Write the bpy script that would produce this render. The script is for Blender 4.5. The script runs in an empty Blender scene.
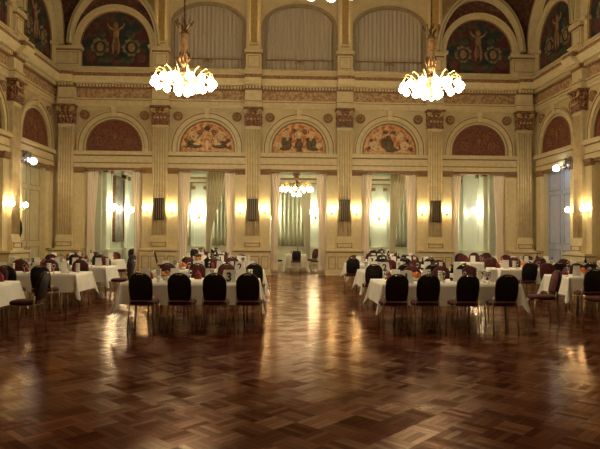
import bpy, math, random
from mathutils import Vector, Matrix
random.seed(7)
PI = math.pi
R_ = math.radians
scn = bpy.context.scene
col = scn.collection

# ------------------------------------------------------------------ helpers
class MB:
    def __init__(s): s.v=[]; s.f=[]; s.m=[]; s.sm=[]
    def add(s, vs, fs, m=0, smooth=False, M=None):
        b=len(s.v)
        if M is not None: vs=[M@Vector(p) for p in vs]
        s.v.extend([tuple(p) for p in vs])
        for f in fs:
            s.f.append([i+b for i in f]); s.m.append(m); s.sm.append(smooth)
        return s
    def box(s, x0,x1,y0,y1,z0,z1, m=0, M=None):
        vs=[(x0,y0,z0),(x1,y0,z0),(x1,y1,z0),(x0,y1,z0),(x0,y0,z1),(x1,y0,z1),(x1,y1,z1),(x0,y1,z1)]
        fs=[(0,3,2,1),(4,5,6,7),(0,1,5,4),(1,2,6,5),(2,3,7,6),(3,0,4,7)]
        return s.add(vs,fs,m,False,M)
    def frus(s, a, b, z0, z1, m=0, M=None):
        """frustum: a,b = (x0,x1,y0,y1) at z0 and z1"""
        vs=[(a[0],a[2],z0),(a[1],a[2],z0),(a[1],a[3],z0),(a[0],a[3],z0),(b[0],b[2],z1),(b[1],b[2],z1),(b[1],b[3],z1),(b[0],b[3],z1)]
        fs=[(0,3,2,1),(4,5,6,7),(0,1,5,4),(1,2,6,5),(2,3,7,6),(3,0,4,7)]
        return s.add(vs,fs,m,False,M)
    def tube(s, pts, r, n=8, m=0, cap=True, M=None):
        pts=[Vector(p) for p in pts]; k=len(pts)
        rs = r if isinstance(r,(list,tuple)) else [r]*k
        vs=[]; prev=None
        for i,p in enumerate(pts):
            t=(pts[min(i+1,k-1)]-pts[max(i-1,0)])
            if t.length<1e-9: t=Vector((0,0,1))
            t.normalize()
            if prev is None:
                a=Vector((0,0,1)) if abs(t.z)<.9 else Vector((1,0,0))
                u=t.cross(a).normalized()
            else:
                u=(prev-t*prev.dot(t))
                u=u.normalized() if u.length>1e-6 else t.orthogonal().normalized()
            prev=u; w=t.cross(u)
            for j in range(n):
                a=2*PI*j/n; vs.append(p+(u*math.cos(a)+w*math.sin(a))*rs[i])
        fs=[]
        for i in range(k-1):
            for j in range(n):
                j2=(j+1)%n; fs.append((i*n+j,i*n+j2,(i+1)*n+j2,(i+1)*n+j))
        if cap:
            fs.append(tuple(range(n))[::-1]); fs.append(tuple(range((k-1)*n,k*n)))
        return s.add(vs,fs,m,True,M)
    def lathe(s, prof, n=16, m=0, c=(0,0,0), M=None, a0=0, a1=2*PI):
        full=abs(a1-a0-2*PI)<1e-6; nn=n if full else n+1
        vs=[]
        for r,z in prof:
            for j in range(nn):
                a=a0+(a1-a0)*j/n
                vs.append((c[0]+r*math.cos(a),c[1]+r*math.sin(a),c[2]+z))
        fs=[]
        for i in range(len(prof)-1):
            for j in range(n):
                j2=(j+1)%nn
                fs.append((i*nn+j,i*nn+j2,(i+1)*nn+j2,(i+1)*nn+j))
        return s.add(vs,fs,m,True,M)
    def sph(s, c, r, n=12, k=8, m=0, M=None):
        if not isinstance(r,(tuple,list)): r=(r,r,r)
        vs=[(c[0],c[1],c[2]-r[2])]
        for i in range(1,k):
            a=-PI/2+PI*i/k
            for j in range(n):
                b=2*PI*j/n
                vs.append((c[0]+r[0]*math.cos(a)*math.cos(b),c[1]+r[1]*math.cos(a)*math.sin(b),c[2]+r[2]*math.sin(a)))
        vs.append((c[0],c[1],c[2]+r[2])); t=len(vs)-1
        fs=[(0,1+(j+1)%n,1+j) for j in range(n)]
        for i in range(k-2):
            for j in range(n):
                j2=(j+1)%n; a=1+i*n
                fs.append((a+j,a+j2,a+n+j2,a+n+j))
        a=1+(k-2)*n
        fs+=[(a+j,a+(j+1)%n,t) for j in range(n)]
        return s.add(vs,fs,m,True,M)
    def prism(s, pts, y0, y1, m=0, M=None, smooth=False):
        """polygon in x,z extruded along y"""
        n=len(pts)
        vs=[(p[0],y0,p[1]) for p in pts]+[(p[0],y1,p[1]) for p in pts]
        fs=[tuple(range(n)),tuple(range(n,2*n))[::-1]]
        for i in range(n):
            j=(i+1)%n; fs.append((i,i+n,j+n,j))
        return s.add(vs,fs,m,smooth,M)
    def band(s, path0, path1, y0, y1, m=0, M=None):
        """solid strip between two x,z polylines"""
        n=len(path0)
        vs=[(p[0],y0,p[1]) for p in path0]+[(p[0],y0,p[1]) for p in path1]+[(p[0],y1,p[1]) for p in path0]+[(p[0],y1,p[1]) for p in path1]
        fs=[]
        for i in range(n-1):
            fs.append((i,i+1,n+i+1,n+i)); fs.append((2*n+i,3*n+i,3*n+i+1,2*n+i+1))
            fs.append((i,2*n+i,2*n+i+1,i+1)); fs.append((n+i,n+i+1,3*n+i+1,3*n+i))
        fs.append((0,n,3*n,2*n)); fs.append((n-1,3*n-1,4*n-1,2*n-1))
        return s.add(vs,fs,m,False,M)
    def mesh(s, name, mats):
        me=bpy.data.meshes.new(name); me.from_pydata(s.v,[],s.f)
        for m in (mats if isinstance(mats,(list,tuple)) else [mats]): me.materials.append(m)
        me.polygons.foreach_set('material_index', s.m)
        me.polygons.foreach_set('use_smooth', s.sm)
        me.update(); return me
    def build(s, name, mats, parent=None, loc=(0,0,0), rz=0):
        return put(name, s.mesh(name,mats), parent, loc, rz)

def put(name, me, parent=None, loc=(0,0,0), rz=0, sc=None):
    o=bpy.data.objects.new(name, me); col.objects.link(o)
    o.location=loc; o.rotation_euler=(0,0,rz)
    if sc: o.scale=sc
    if parent: o.parent=parent
    return o
def empty(name, loc=(0,0,0), rz=0): return put(name, None, None, loc, rz)
def tag(o, label, cat, group=None):
    o['label']=label; o['category']=cat
    if group: o['group']=group
    return o
def struct(o): o['kind']='structure'; return o
def kids(o): return [c for c in bpy.data.objects if c.parent==o]
def clone(src, tree, loc, rz=0, label=None, cat=None, group=None):
    """copy a thing with its parts and sub-parts; tree = [(obj, [subs])]"""
    r=src.copy(); col.objects.link(r); r.location=loc; r.rotation_euler=(0,0,rz)
    for k in ('label','category','group'):
        if k in r: del r[k]
    if label: tag(r,label,cat,group)
    for ch,subs in tree:
        c=ch.copy(); col.objects.link(c); c.parent=r
        for g in subs:
            d=g.copy(); col.objects.link(d); d.parent=c
    return r
def arc(cx,cz,r,a0=0,a1=PI,n=24,rz=None):
    rz = r if rz is None else rz
    return [(cx+r*math.cos(a0+(a1-a0)*i/n), cz+rz*math.sin(a0+(a1-a0)*i/n)) for i in range(n+1)]

# ------------------------------------------------------------------ materials
def newmat(name):
    m=bpy.data.materials.new(name); m.use_nodes=True
    nt=m.node_tree; b=nt.nodes['Principled BSDF']; return m,nt,b
def noise_mat(name, c1, c2, scale=4, rough=.6, metal=0, detail=4, bump=0, stops=(.35,.65), spec=None, stretch=None, trans=0):
    m,nt,b=newmat(name); N=nt.nodes; L=nt.links
    tc=N.new('ShaderNodeTexCoord'); no=N.new('ShaderNodeTexNoise')
    no.inputs['Scale'].default_value=scale; no.inputs['Detail'].default_value=detail
    src=tc.outputs['Object']
    if stretch:
        mp=N.new('ShaderNodeMapping'); mp.inputs['Scale'].default_value=stretch
        L.new(src,mp.inputs['Vector']); src=mp.outputs['Vector']
    L.new(src,no.inputs['Vector'])
    cr=N.new('ShaderNodeValToRGB'); cr.color_ramp.elements[0].position=stops[0]; cr.color_ramp.elements[1].position=stops[1]
    cr.color_ramp.elements[0].color=(*c1,1); cr.color_ramp.elements[1].color=(*c2,1)
    L.new(no.outputs['Fac'],cr.inputs['Fac']); L.new(cr.outputs['Color'],b.inputs['Base Color'])
    b.inputs['Roughness'].default_value=rough; b.inputs['Metallic'].default_value=metal
    if spec is not None: b.inputs['Specular IOR Level'].default_value=spec
    if bump:
        bp=N.new('ShaderNodeBump'); bp.inputs['Strength'].default_value=bump; bp.inputs['Distance'].default_value=.02
        L.new(no.outputs['Fac'],bp.inputs['Height']); L.new(bp.outputs['Normal'],b.inputs['Normal'])
    return m
def emit_mat(name, color, strength):
    m,nt,b=newmat(name)
    b.inputs['Base Color'].default_value=(*color,1)
    b.inputs['Emission Color'].default_value=(*color,1); b.inputs['Emission Strength'].default_value=strength
    return m
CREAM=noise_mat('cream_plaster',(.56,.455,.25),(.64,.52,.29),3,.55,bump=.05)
CREAM2=noise_mat('pale_stucco',(.62,.51,.29),(.71,.59,.35),6,.5)
BROWN=noise_mat('brown_gilt_and_shade_line',(.20,.10,.04),(.32,.18,.07),14,.5)  # brown-painted grooves; also colours in the shadow lines of the stucco
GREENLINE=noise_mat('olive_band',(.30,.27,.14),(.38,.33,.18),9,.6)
CAPM=noise_mat('gilt_red_capital',(.11,.03,.02),(.38,.20,.09),16,.45,stops=(.42,.6))
CAPHI=noise_mat('gilt_highlight_tips',(.50,.32,.13),(.70,.50,.24),16,.35,metal=.4)  # gilt tone; on the capitals it paints highlights onto the leaf tips
FLUTE=noise_mat('gilded_highlight_fillet',(.74,.58,.32),(.86,.70,.42),6,.32,metal=.35)  # pale gold fillets, with the fluting highlights put into their colour
BRONZE=noise_mat('dark_gilt_bronze',(.10,.052,.02),(.24,.135,.055),16,.4,metal=.5)
SMALLCAP=noise_mat('dull_gilt_capital',(.20,.09,.035),(.36,.20,.08),30,.5)
GOLD=noise_mat('gold_leaf',(.75,.46,.14),(.95,.66,.25),10,.28,metal=.85)
FRIEZE=noise_mat('frieze_scrollwork',(.33,.17,.085),(.52,.37,.20),11,.6,stops=(.44,.56),bump=.3)
LUNGOLD=noise_mat('painted_gold_ground',(.40,.12,.045),(.80,.46,.19),7,.5,stops=(.4,.6))
LUNRED=noise_mat('brown_red_damask',(.13,.035,.02),(.25,.09,.05),16,.6,stops=(.42,.58))
MURAL_R=noise_mat('mural_ground',(.016,.026,.036),(.085,.014,.018),1.5,.6,detail=9,stops=(.40,.62))
_cr=[n for n in MURAL_R.node_tree.nodes if n.type=='VALTORGB'][0].color_ramp
for _p,_c in ((.47,(.03,.035,.025,1)),(.52,(.10,.06,.03,1)),(.56,(.075,.02,.02,1))): _e=_cr.elements.new(_p); _e.color=_c
VAULT_R=noise_mat('vault_red_ornament',(.085,.022,.018),(.15,.07,.04),9,.6,stops=(.45,.6))
FIG_D=noise_mat('relief_dark_olive',(.09,.06,.03),(.17,.12,.06),15,.6)
FIG_L=noise_mat('relief_cream',(.70,.52,.28),(.85,.68,.42),15,.5)
FIG_O=noise_mat('painted_flesh_ochre',(.21,.12,.055),(.34,.21,.10),12,.6)
FIG_G=noise_mat('painted_foliage',(.03,.045,.03),(.08,.085,.05),12,.6)
CURT=noise_mat('rose_cream_curtain',(.93,.80,.65),(.96,.86,.72),3,.8,stretch=(8,8,.5))
CURT_UP=noise_mat('grey_gallery_curtain',(.42,.36,.27),(.50,.43,.33),2,.85,stretch=(9,9,.4))
SWEPT=noise_mat('fawn_swept_drape',(.76,.70,.50),(.84,.78,.58),2,.8,stretch=(9,9,.4))
CURT_G=noise_mat('sage_green_curtain',(.40,.41,.27),(.50,.50,.34),2,.8,stretch=(9,9,.4))
ANNEX=noise_mat('pale_green_plaster',(.56,.60,.46),(.62,.66,.52),3,.5)
ANNEXC=noise_mat('annex_trim',(.62,.62,.46),(.70,.69,.52),5,.5)
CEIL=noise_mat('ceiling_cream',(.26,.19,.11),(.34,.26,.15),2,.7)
DARKM=noise_mat('loudspeaker_black',(.015,.013,.012),(.03,.026,.022),20,.4)
SLATM=noise_mat('loudspeaker_bronze',(.36,.27,.15),(.46,.35,.20),20,.35,metal=.5)
BRASS=noise_mat('aged_brass',(.55,.36,.14),(.75,.52,.22),12,.3,metal=.9)
LEGM=noise_mat('brass_tube',(.50,.38,.22),(.62,.48,.28),12,.3,metal=.9)
RED=noise_mat('burgundy_velvet',(.055,.006,.008),(.10,.012,.012),14,.85)
DARKBACK=noise_mat('dark_plum_back',(.010,.007,.011),(.022,.013,.018),14,.5)
CHROME=noise_mat('bright_handle',(.75,.7,.62),(.9,.85,.75),8,.22,metal=1)
LINEN=noise_mat('white_linen',(.86,.83,.75),(.92,.89,.81),5,.8,bump=.15)
CARD=noise_mat('white_card',(.88,.85,.80),(.93,.90,.85),5,.6)
INK=noise_mat('black_ink',(.01,.01,.01),(.02,.02,.02),5,.6)
WOODT=noise_mat('plywood_tabletop',(.30,.18,.09),(.38,.24,.12),6,.6)
TMETAL=noise_mat('grey_steel',(.25,.24,.23),(.34,.33,.31),6,.4,metal=.8)
NAPK=noise_mat('wine_red_napkin',(.20,.02,.02),(.30,.04,.03),10,.8)
ORANGE=noise_mat('orange_petals',(.60,.13,.02),(.80,.30,.05),14,.6)
LEAF=noise_mat('dark_leaf',(.03,.05,.015),(.06,.09,.03),14,.6)
BOTT=noise_mat('dark_bottle_glass',(.012,.018,.01),(.03,.035,.02),6,.12)
CERAM=noise_mat('cream_porcelain',(.70,.66,.58),(.78,.74,.66),6,.25)
BLUE=noise_mat('cool_lit_door_paint',(.40,.44,.62),(.47,.51,.68),3,.5)  # blue-white door with cool light put into its base colour
BLUE2=noise_mat('cool_lit_door_moulding',(.26,.29,.42),(.32,.35,.48),3,.5)  # mouldings of that door, same cool light in the colour
IVORY=noise_mat('ivory_door_paint',(.52,.46,.29),(.60,.53,.34),3,.5)
IVORY2=noise_mat('ivory_moulding',(.36,.30,.17),(.42,.36,.20),3,.5)
COAT=noise_mat('black_wool',(.01,.01,.012),(.02,.018,.02),14,.95)
CARTM=noise_mat('bronze_silver_carving',(.06,.035,.025),(.45,.40,.34),26,.3,metal=.4,stops=(.45,.62))
PAINTING=noise_mat('dim_oil_painting',(.07,.06,.04),(.20,.16,.10),3,.4,stops=(.4,.6))
GLASS,_nt,_b=newmat('clear_glass'); _b.inputs['Transmission Weight'].default_value=1; _b.inputs['Roughness'].default_value=.03; _b.inputs['IOR'].default_value=1.3
BULB=emit_mat('lit_chandelier_glass',(1.0,.84,.55),35)
BULB_A=emit_mat('lit_annex_chandelier_glass',(1.0,.86,.62),14)
SCON=emit_mat('lit_sconce_glass',(1.0,.78,.42),58)
SCON_A=emit_mat('lit_annex_sconce_glass',(1.0,.92,.70),58)
GLOBE=emit_mat('lit_door_globe',(.80,.95,1.0),9)

def floor_mat():
    m,nt,b=newmat('polished_parquet'); N=nt.nodes; L=nt.links
    def M(op,a,bv=None,c=None):
        n=N.new('ShaderNodeMath'); n.operation=op
        for i,x in enumerate((a,bv,c)):
            if x is None: continue
            if isinstance(x,(int,float)): n.inputs[i].default_value=x
            else: L.new(x,n.inputs[i])
        return n.outputs[0]
    g=N.new('ShaderNodeNewGeometry'); mp=N.new('ShaderNodeMapping')
    mp.inputs['Rotation'].default_value=(0,0,R_(45)); mp.inputs['Scale'].default_value=(1/.25,)*3
    L.new(g.outputs['Position'],mp.inputs['Vector'])
    sp=N.new('ShaderNodeSeparateXYZ'); L.new(mp.outputs['Vector'],sp.inputs[0])
    u,v=sp.outputs[0],sp.outputs[1]
    cu,cv=M('FLOOR',u),M('FLOOR',v); fu,fv=M('FRACT',u),M('FRACT',v)
    ck=M('FLOORED_MODULO',M('ADD',cu,cv),2)
    a=M('ADD',M('MULTIPLY',fu,ck),M('MULTIPLY',fv,M('SUBTRACT',1,ck)))      # across the strips
    a4=M('MULTIPLY',a,4); st=M('FLOOR',a4); fr=M('FRACT',a4)
    cx=N.new('ShaderNodeCombineXYZ'); L.new(cu,cx.inputs[0]); L.new(cv,cx.inputs[1]); L.new(st,cx.inputs[2])
    wn=N.new('ShaderNodeTexWhiteNoise'); wn.noise_dimensions='3D'; L.new(cx.outputs[0],wn.inputs['Vector'])
    cx2=N.new('ShaderNodeCombineXYZ'); L.new(cu,cx2.inputs[0]); L.new(cv,cx2.inputs[1])
    wn2=N.new('ShaderNodeTexWhiteNoise'); wn2.noise_dimensions='3D'; L.new(cx2.outputs[0],wn2.inputs['Vector'])
    no=N.new('ShaderNodeTexNoise'); no.inputs['Scale'].default_value=.5; L.new(g.outputs['Position'],no.inputs['Vector'])
    fac=M('ADD',M('MULTIPLY',wn.outputs[0],.35),M('ADD',M('MULTIPLY',wn2.outputs[0],.28),M('MULTIPLY',no.outputs['Fac'],.25)))
    cr=N.new('ShaderNodeValToRGB'); e=cr.color_ramp.elements
    e[0].position=.15; e[0].color=(.045,.010,.006,1); e[1].position=.9; e[1].color=(.15,.034,.015,1)
    L.new(fac,cr.inputs['Fac'])
    gap=M('LESS_THAN',M('MINIMUM',fr,M('SUBTRACT',1,fr)),.035)
    mx=N.new('ShaderNodeMixRGB'); mx.blend_type='MULTIPLY'; mx.inputs[2].default_value=(.45,.4,.4,1)
    L.new(gap,mx.inputs[0]); L.new(cr.outputs[0],mx.inputs[1]); 
    rg=M('ADD',.15,M('ADD',M('MULTIPLY',wn2.outputs[0],.05),M('MULTIPLY',wn.outputs[0],.05)))
    n2=N.new('ShaderNodeTexNoise'); n2.inputs['Scale'].default_value=9; L.new(g.outputs['Position'],n2.inputs['Vector'])
    h=n2.outputs['Fac']
    bp=N.new('ShaderNodeBump'); bp.inputs['Strength'].default_value=.10; bp.inputs['Distance'].default_value=.01
    L.new(h,bp.inputs['Height'])
    # waxed wood: diffuse timber under a warm, plank-by-plank uneven polish
    out=N['Material Output']; df=N.new('ShaderNodeBsdfDiffuse'); gl=N.new('ShaderNodeBsdfGlossy'); ms=N.new('ShaderNodeMixShader'); fz=N.new('ShaderNodeFresnel'); fz.inputs['IOR'].default_value=1.29
    cg=N.new('ShaderNodeValToRGB'); cg.color_ramp.elements[0].position=.2; cg.color_ramp.elements[0].color=(.50,.32,.22,1); cg.color_ramp.elements[1].position=.8; cg.color_ramp.elements[1].color=(1,.86,.68,1)
    mg=N.new('ShaderNodeMixRGB'); mg.blend_type='MULTIPLY'; mg.inputs[2].default_value=(.5,.4,.35,1)
    L.new(fac,cg.inputs['Fac']); L.new(gap,mg.inputs[0]); L.new(cg.outputs[0],mg.inputs[1])
    L.new(mx.outputs[0],df.inputs['Color']); L.new(mg.outputs[0],gl.inputs['Color']); L.new(rg,gl.inputs['Roughness'])
    L.new(bp.outputs[0],df.inputs['Normal']); L.new(bp.outputs[0],gl.inputs['Normal']); L.new(bp.outputs[0],fz.inputs['Normal'])
    L.new(fz.outputs[0],ms.inputs[0]); L.new(df.outputs[0],ms.inputs[1]); L.new(gl.outputs[0],ms.inputs[2]); L.new(ms.outputs[0],out.inputs['Surface'])
    N.remove(b)
    return m
FLOOR=floor_mat()

# ------------------------------------------------------------------ main dimensions
CX=.89; WY=22.85; HW=9.72; S=3.66; TOP=13.4
OPEN_H=4.20; OW=1.13; WT=.45
AY=32.0                                   # far wall of the annex

# floor / ceilings
fl=MB(); fl.box(CX-HW-.6,CX+HW+.6,-6,AY+.3,-.2,0); struct(fl.build('floor',FLOOR))
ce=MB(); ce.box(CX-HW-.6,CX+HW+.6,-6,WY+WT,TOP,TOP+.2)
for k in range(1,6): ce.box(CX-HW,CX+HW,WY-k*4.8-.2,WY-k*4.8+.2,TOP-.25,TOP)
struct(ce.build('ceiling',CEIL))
fw=MB(); fw.box(CX-HW-.6,CX+HW+.6,-6.2,-6,0,TOP); struct(fw.build('wall_front',CREAM))

# ------------------------------------------------------------------ shared wall meshes (local: u along wall, y<0 towards the room, z up)
def capital_mesh():
    b=MB(); w=.30
    b.frus((-w,w,-.26,0),(-w-.03,w+.03,-.29,0),5.92,6.55)
    b.box(-w-.03,w+.03,-.30,0,5.90,5.95)
    for row,(z,h,n) in enumerate(((5.95,.26,4),(6.17,.26,3))):
        for i in range(n):
            x=-w+.03+(2*w-.06)*(i+.5)/n
            b.sph((x,-.28,z+h*.45),(.075,.06,h*.55),8,6)
            b.sph((x,-.345,z+h*.85),(.055,.045,.04),8,5,1)
        b.sph((-w-.01,-.14,z+h*.5),(.05,.09,h*.5),8,5); b.sph((w+.01,-.14,z+h*.5),(.05,.09,h*.5),8,5)
    for sx in (-1,1):
        pts=[]
        for i in range(18):
            a=i/17*3.2*PI; r=.10*(1-i/22)
            pts.append((sx*(w-.04)+sx*r*math.cos(a)*.95, -.34, 6.46+r*math.sin(a)))
        b.tube(pts,.024,6,1)
    b.sph((0,-.34,6.50),(.08,.06,.08),8,6)
    b.box(-w-.08,w+.08,-.38,0,6.57,6.65)
    return b.mesh('capital',[CAPM,CAPHI])
def shaft_mesh():
    b=MB(); w=.30
    b.box(-w,w,-.22,0,1.30,5.92)
    for i in range(6):
        x=-w+.05+(2*w-.1)*i/5
        b.tube([(x,-.222,1.55),(x,-.222,5.78)],.03,6,1)
        if i<5: b.box(x+.038,x+.052,-.222,-.22,1.55,5.78,2)  # olive strips painted as shadow lines between the flutes
    b.box(-w-.03,w+.03,-.26,0,1.30,1.40); b.box(-w-.015,w+.015,-.24,0,1.40,1.48); b.box(-w-.01,w+.01,-.235,0,5.82,5.86)
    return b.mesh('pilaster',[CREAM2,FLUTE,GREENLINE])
def tablet_mesh():
    b=MB(); b.box(-.33,.33,-.30,0,1.02,1.30,0)
    for (x0,x1,z0,z1) in ((-.30,.30,1.25,1.275),(-.30,.30,1.10,1.125),(-.30,-.275,1.10,1.275),(.275,.30,1.10,1.275)):
        b.box(x0,x1,-.32,-.30,z0,z1,1)
    return b.mesh('plinth_tablet',[CREAM2,BROWN])
def dado_mesh(w=.72):
    b=MB(); b.box(-w,w,-.36,0,0,.94,0); b.box(-w-.04,w+.04,-.42,0,.94,1.02,0); b.box(-w-.02,w+.02,-.385,0,.905,.94,1)
    b.box(-w-.03,w+.03,-.40,0,0,.14,0)
    for (x0,x1) in ((-w+.08,-.36),(-.28,.28),(.36,w-.08)):
        t=.022
        b.box(x0,x1,-.375,-.36,.72,.72+t,1); b.box(x0,x1,-.375,-.36,.25,.25+t,1)
        b.box(x0,x0+t,-.375,-.36,.25+t,.72,1); b.box(x1-t,x1,-.375,-.36,.25+t,.72,1)
    return b.mesh('dado_pedestal',[CREAM2,BROWN])
def spil_mesh():
    b=MB(); b.box(-.20,.20,-.12,0,1.02,3.98,0)
    b.box(-.15,-.13,-.13,-.12,1.3,3.85,0); b.box(.13,.15,-.13,-.12,1.3,3.85,0)
    b.box(-.15,.15,-.13,-.12,1.28,1.30,0);b.box(-.15,.15,-.13,-.12,3.85,3.87,0)
    return b.mesh('side_pilaster',CREAM2)
def scap_mesh():
    b=MB(); b.frus((-.20,.20,-.14,0),(-.23,.23,-.18,0),3.98,4.15)
    for i in range(4): b.sph((-.15+.1*i,-.165,4.05),(.045,.03,.075),8,5)
    b.box(-.24,.24,-.20,0,4.15,4.21); return b.mesh('side_capital',SMALLCAP)
def rosette_mesh():
    b=MB(); T=Matrix.Rotation(PI/2,4,'X')
    b.lathe([(0,.10),(.05,.10),(.07,.05),(.12,.05),(.13,.09),(.175,.09),(.19,.0)],20,0,M=T)
    for i in range(8):
        a=i*PI/4; b.sph((.095*math.cos(a),-.07,.095*math.sin(a)),(.022,.03,.022),6,4,1)
    return b.mesh('rosette',[SMALLCAP,CAPHI])
AZ=5.03
def archivolt_mesh():
    b=MB(); n=32
    def ring(r0,r1,y0,m):
        p0=[(r0,4.85)]+arc(0,AZ,r0,n=n)+[(-r0,4.85)]; p1=[(r1,4.85)]+arc(0,AZ,r1,n=n)+[(-r1,4.85)]
        b.band(p0,p1,y0,0,m)
    ring(1.055,1.10,-.07,1); ring(1.09,1.17,-.04,0); ring(1.17,1.21,-.05,2); ring(1.21,1.37,-.12,0); ring(1.36,1.40,-.13,1); ring(1.40,1.44,-.15,0)
    b.frus((-.07,.07,-.16,0),(-.11,.11,-.22,0),6.22,6.60,0)
    return b.mesh('archivolt',[CREAM2,BROWN,GREENLINE])
def lintel_mesh(w):
    b=MB()
    b.box(-w,w,-.14,.02,4.20,4.37,0); b.box(-w,w,-.155,.02,4.37,4.405,1); b.box(-w,w,-.12,.02,4.405,4.66,0)
    b.box(-w,w,-.15,.02,4.66,4.70,1); b.box(-w,w,-.24,.02,4.70,4.78,0); b.box(-w,w,-.20,.02,4.78,4.85,0)
    b.box(-1.13,1.13,-.06,.05,4.10,4.20,1)  # added dark strip standing in for the shadow under the lintel
    return b.mesh('door_lintel',[CREAM2,BROWN])
def spiral(cx,cz,r,turns,d=1,n=22,y=-.0,a0=0):
    return [(cx+d*r*(1-i/(n*1.15))*math.cos(a0+turns*2*PI*i/n),y,cz+r*(1-i/(n*1.15))*math.sin(a0+turns*2*PI*i/n)) for i in range(n+1)]
def lunette_panel_mesh(mat):
    b=MB(); b.prism([(1.08,4.86)]+arc(0,AZ,1.08,n=28)+[(-1.08,4.86)],-.01,.14); return b.mesh('lunette_panel',mat)
def lunette_relief(kind):
    b=MB(); z=4.90; Y=-.03
    if kind!='plain':
        b.tube([(x,Y,zz) for x,zz in arc(0,AZ,1.0,n=24)],.014,5,2)
        b.tube([(-1.0,Y,z+.03),(1.0,Y,z+.03)],.02,5,1)
    if kind=='birds':
        b.lathe([(0,0),(.10,0),(.03,.06),(.11,.16),(.12,.26),(.05,.34),(.10,.40),(0,.40)],12,1,c=(0,Y,z+.04))
        for s in (-1,1):
            b.sph((s*.50,Y,z+.22),(.30,.05,.10),12,6,0); b.sph((s*.34,Y-.01,z+.36),(.07,.05,.16),10,6,1)
            b.sph((s*.62,Y-.02,z+.34),(.17,.04,.09),10,6,0); b.sph((s*.42,Y-.03,z+.30),(.16,.04,.06),10,6,1)
            b.sph((s*.27,Y,z+.52),(.06,.04,.06),8,5,1); b.tube([(s*.72,Y,z+.2),(s*.85,Y,z+.14),(s*.92,Y,z+.2)],.03,6,0)
            b.tube(spiral(s*.55,z+.62,.17,1.6,s,y=Y),0.036,6,1); b.tube(spiral(s*.26,z+.74,.13,1.5,-s,y=Y),.02,6,0)
            b.tube(spiral(s*.82,z+.42,.10,1.4,s,y=Y),.018,6,0); b.tube([(s*.1,Y,z+.35),(s*.2,Y,z+.6),(s*.1,Y,z+.85)],.022,6,1)
        b.sph((0,Y,z+.93),(.12,.04,.1),10,6,0)
    elif kind=='urn':
        b.lathe([(0,0),(.14,0),(.05,.07),(.16,.2),(.15,.34),(.06,.42),(.12,.5),(0,.5)],12,0,c=(0,Y,z+.04))
        for s in (-1,1):
            b.sph((s*.42,Y,z+.30),(.13,.05,.20),10,6,0); b.sph((s*.58,Y,z+.16),(.22,.05,.08),10,6,0)
            b.sph((s*.34,Y,z+.54),(.07,.05,.07),8,5,0); b.sph((s*.60,Y-.02,z+.42),(.10,.04,.17),10,6,0)
            b.tube(spiral(s*.80,z+.26,.13,1.7,s,y=Y),0.036,6,1); b.tube(spiral(s*.52,z+.70,.14,1.6,s,y=Y),0.033,6,1)
            b.tube(spiral(s*.22,z+.84,.11,1.5,-s,y=Y),.02,6,0); b.tube([(s*.14,Y,z+.1),(s*.3,Y,z+.05),(s*.5,Y,z+.06)],.025,6,1)
        b.sph((0,Y,z+.72),(.10,.04,.16),10,6,1)
    elif kind=='griffin':
        b.sph((0,Y,z+.34),(.17,.06,.28),12,7,0); b.sph((-.04,Y-.01,z+.64),(.10,.06,.11),10,6,0); b.sph((.10,Y,z+.15),(.26,.05,.10),10,6,0)
        b.sph((-.22,Y-.02,z+.42),(.12,.04,.22),10,6,0); b.tube([(.30,Y,z+.12),(.44,Y,z+.2),(.40,Y,z+.34)],.03,6,0)
        for s in (-1,1):
            b.tube(spiral(s*.62,z+.30,.18,1.8,s,y=Y),0.042,6,1); b.tube(spiral(s*.45,z+.68,.15,1.6,s,y=Y),0.036,6,1)
            b.tube(spiral(s*.86,z+.18,.09,1.4,-s,y=Y),.02,6,0); b.tube([(s*.2,Y,z+.08),(s*.5,Y,z+.12),(s*.75,Y,z+.05)],.026,6,1)
            b.sph((s*.16,Y,z+.86),(.12,.04,.07),8,5,0); b.sph((s*.74,Y,z+.52),(.06,.04,.08),8,5,0)
    else:
        for s in (-1,1):
            b.tube(spiral(s*.55,z+.32,.20,1.8,s,y=Y),.02,6,3); b.tube(spiral(s*.30,z+.70,.15,1.6,-s,y=Y),.018,6,3)
        b.tube([(0,Y,z+.05),(0,Y,z+.9)],.022,6,3); b.sph((0,Y,z+.55),(.08,.03,.12),8,5,3)
    return b.mesh('relief',[FIG_D,FIG_L,GOLD,SMALLCAP])
def upper_pier_mesh(w,top=0):
    """pedestal above the cornice with panel and cap, then tall pilaster"""
    b=MB(); b.box(-w,w,-.26,0,8.1,8.84,0); b.box(-w-.07,w+.07,-.34,0,8.84,8.96,0); b.box(-w-.03,w+.03,-.30,0,8.78,8.84,1)
    t=.018
    for (x0,x1,z0,z1) in ((-w+.07,w-.07,8.70,8.70+t),(-w+.07,w-.07,8.25,8.25+t),(-w+.07,-w+.07+t,8.25,8.70),(w-.07-t,w-.07,8.25,8.70)):
        b.box(x0,x1,-.27,-.26,z0,z1,1)
    b.box(-w+.02,w-.02,-.20 if not top else -.06,0,8.96,TOP,top)
    return b.mesh('gallery_pier',[CREAM2,BROWN,VAULT_R])
def gold_strip_mesh():
    b=MB()
    b.box(-.13,.13,-.215,-.19,9.25,12.0,1)
    for s in (-1,1): b.tube([(s*.165,-.22,9.3),(s*.165,-.22,12.0)],.042,8,0)
    b.box(-.17,.17,-.225,-.2,9.13,9.19,1)
    return b.mesh('gilded_panel',[noise_mat('bright_gilding',(.85,.64,.30),(.95,.76,.42),8,.35,metal=.3),noise_mat('ochre_panel',(.35,.22,.07),(.45,.30,.11),8,.5)])
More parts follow.
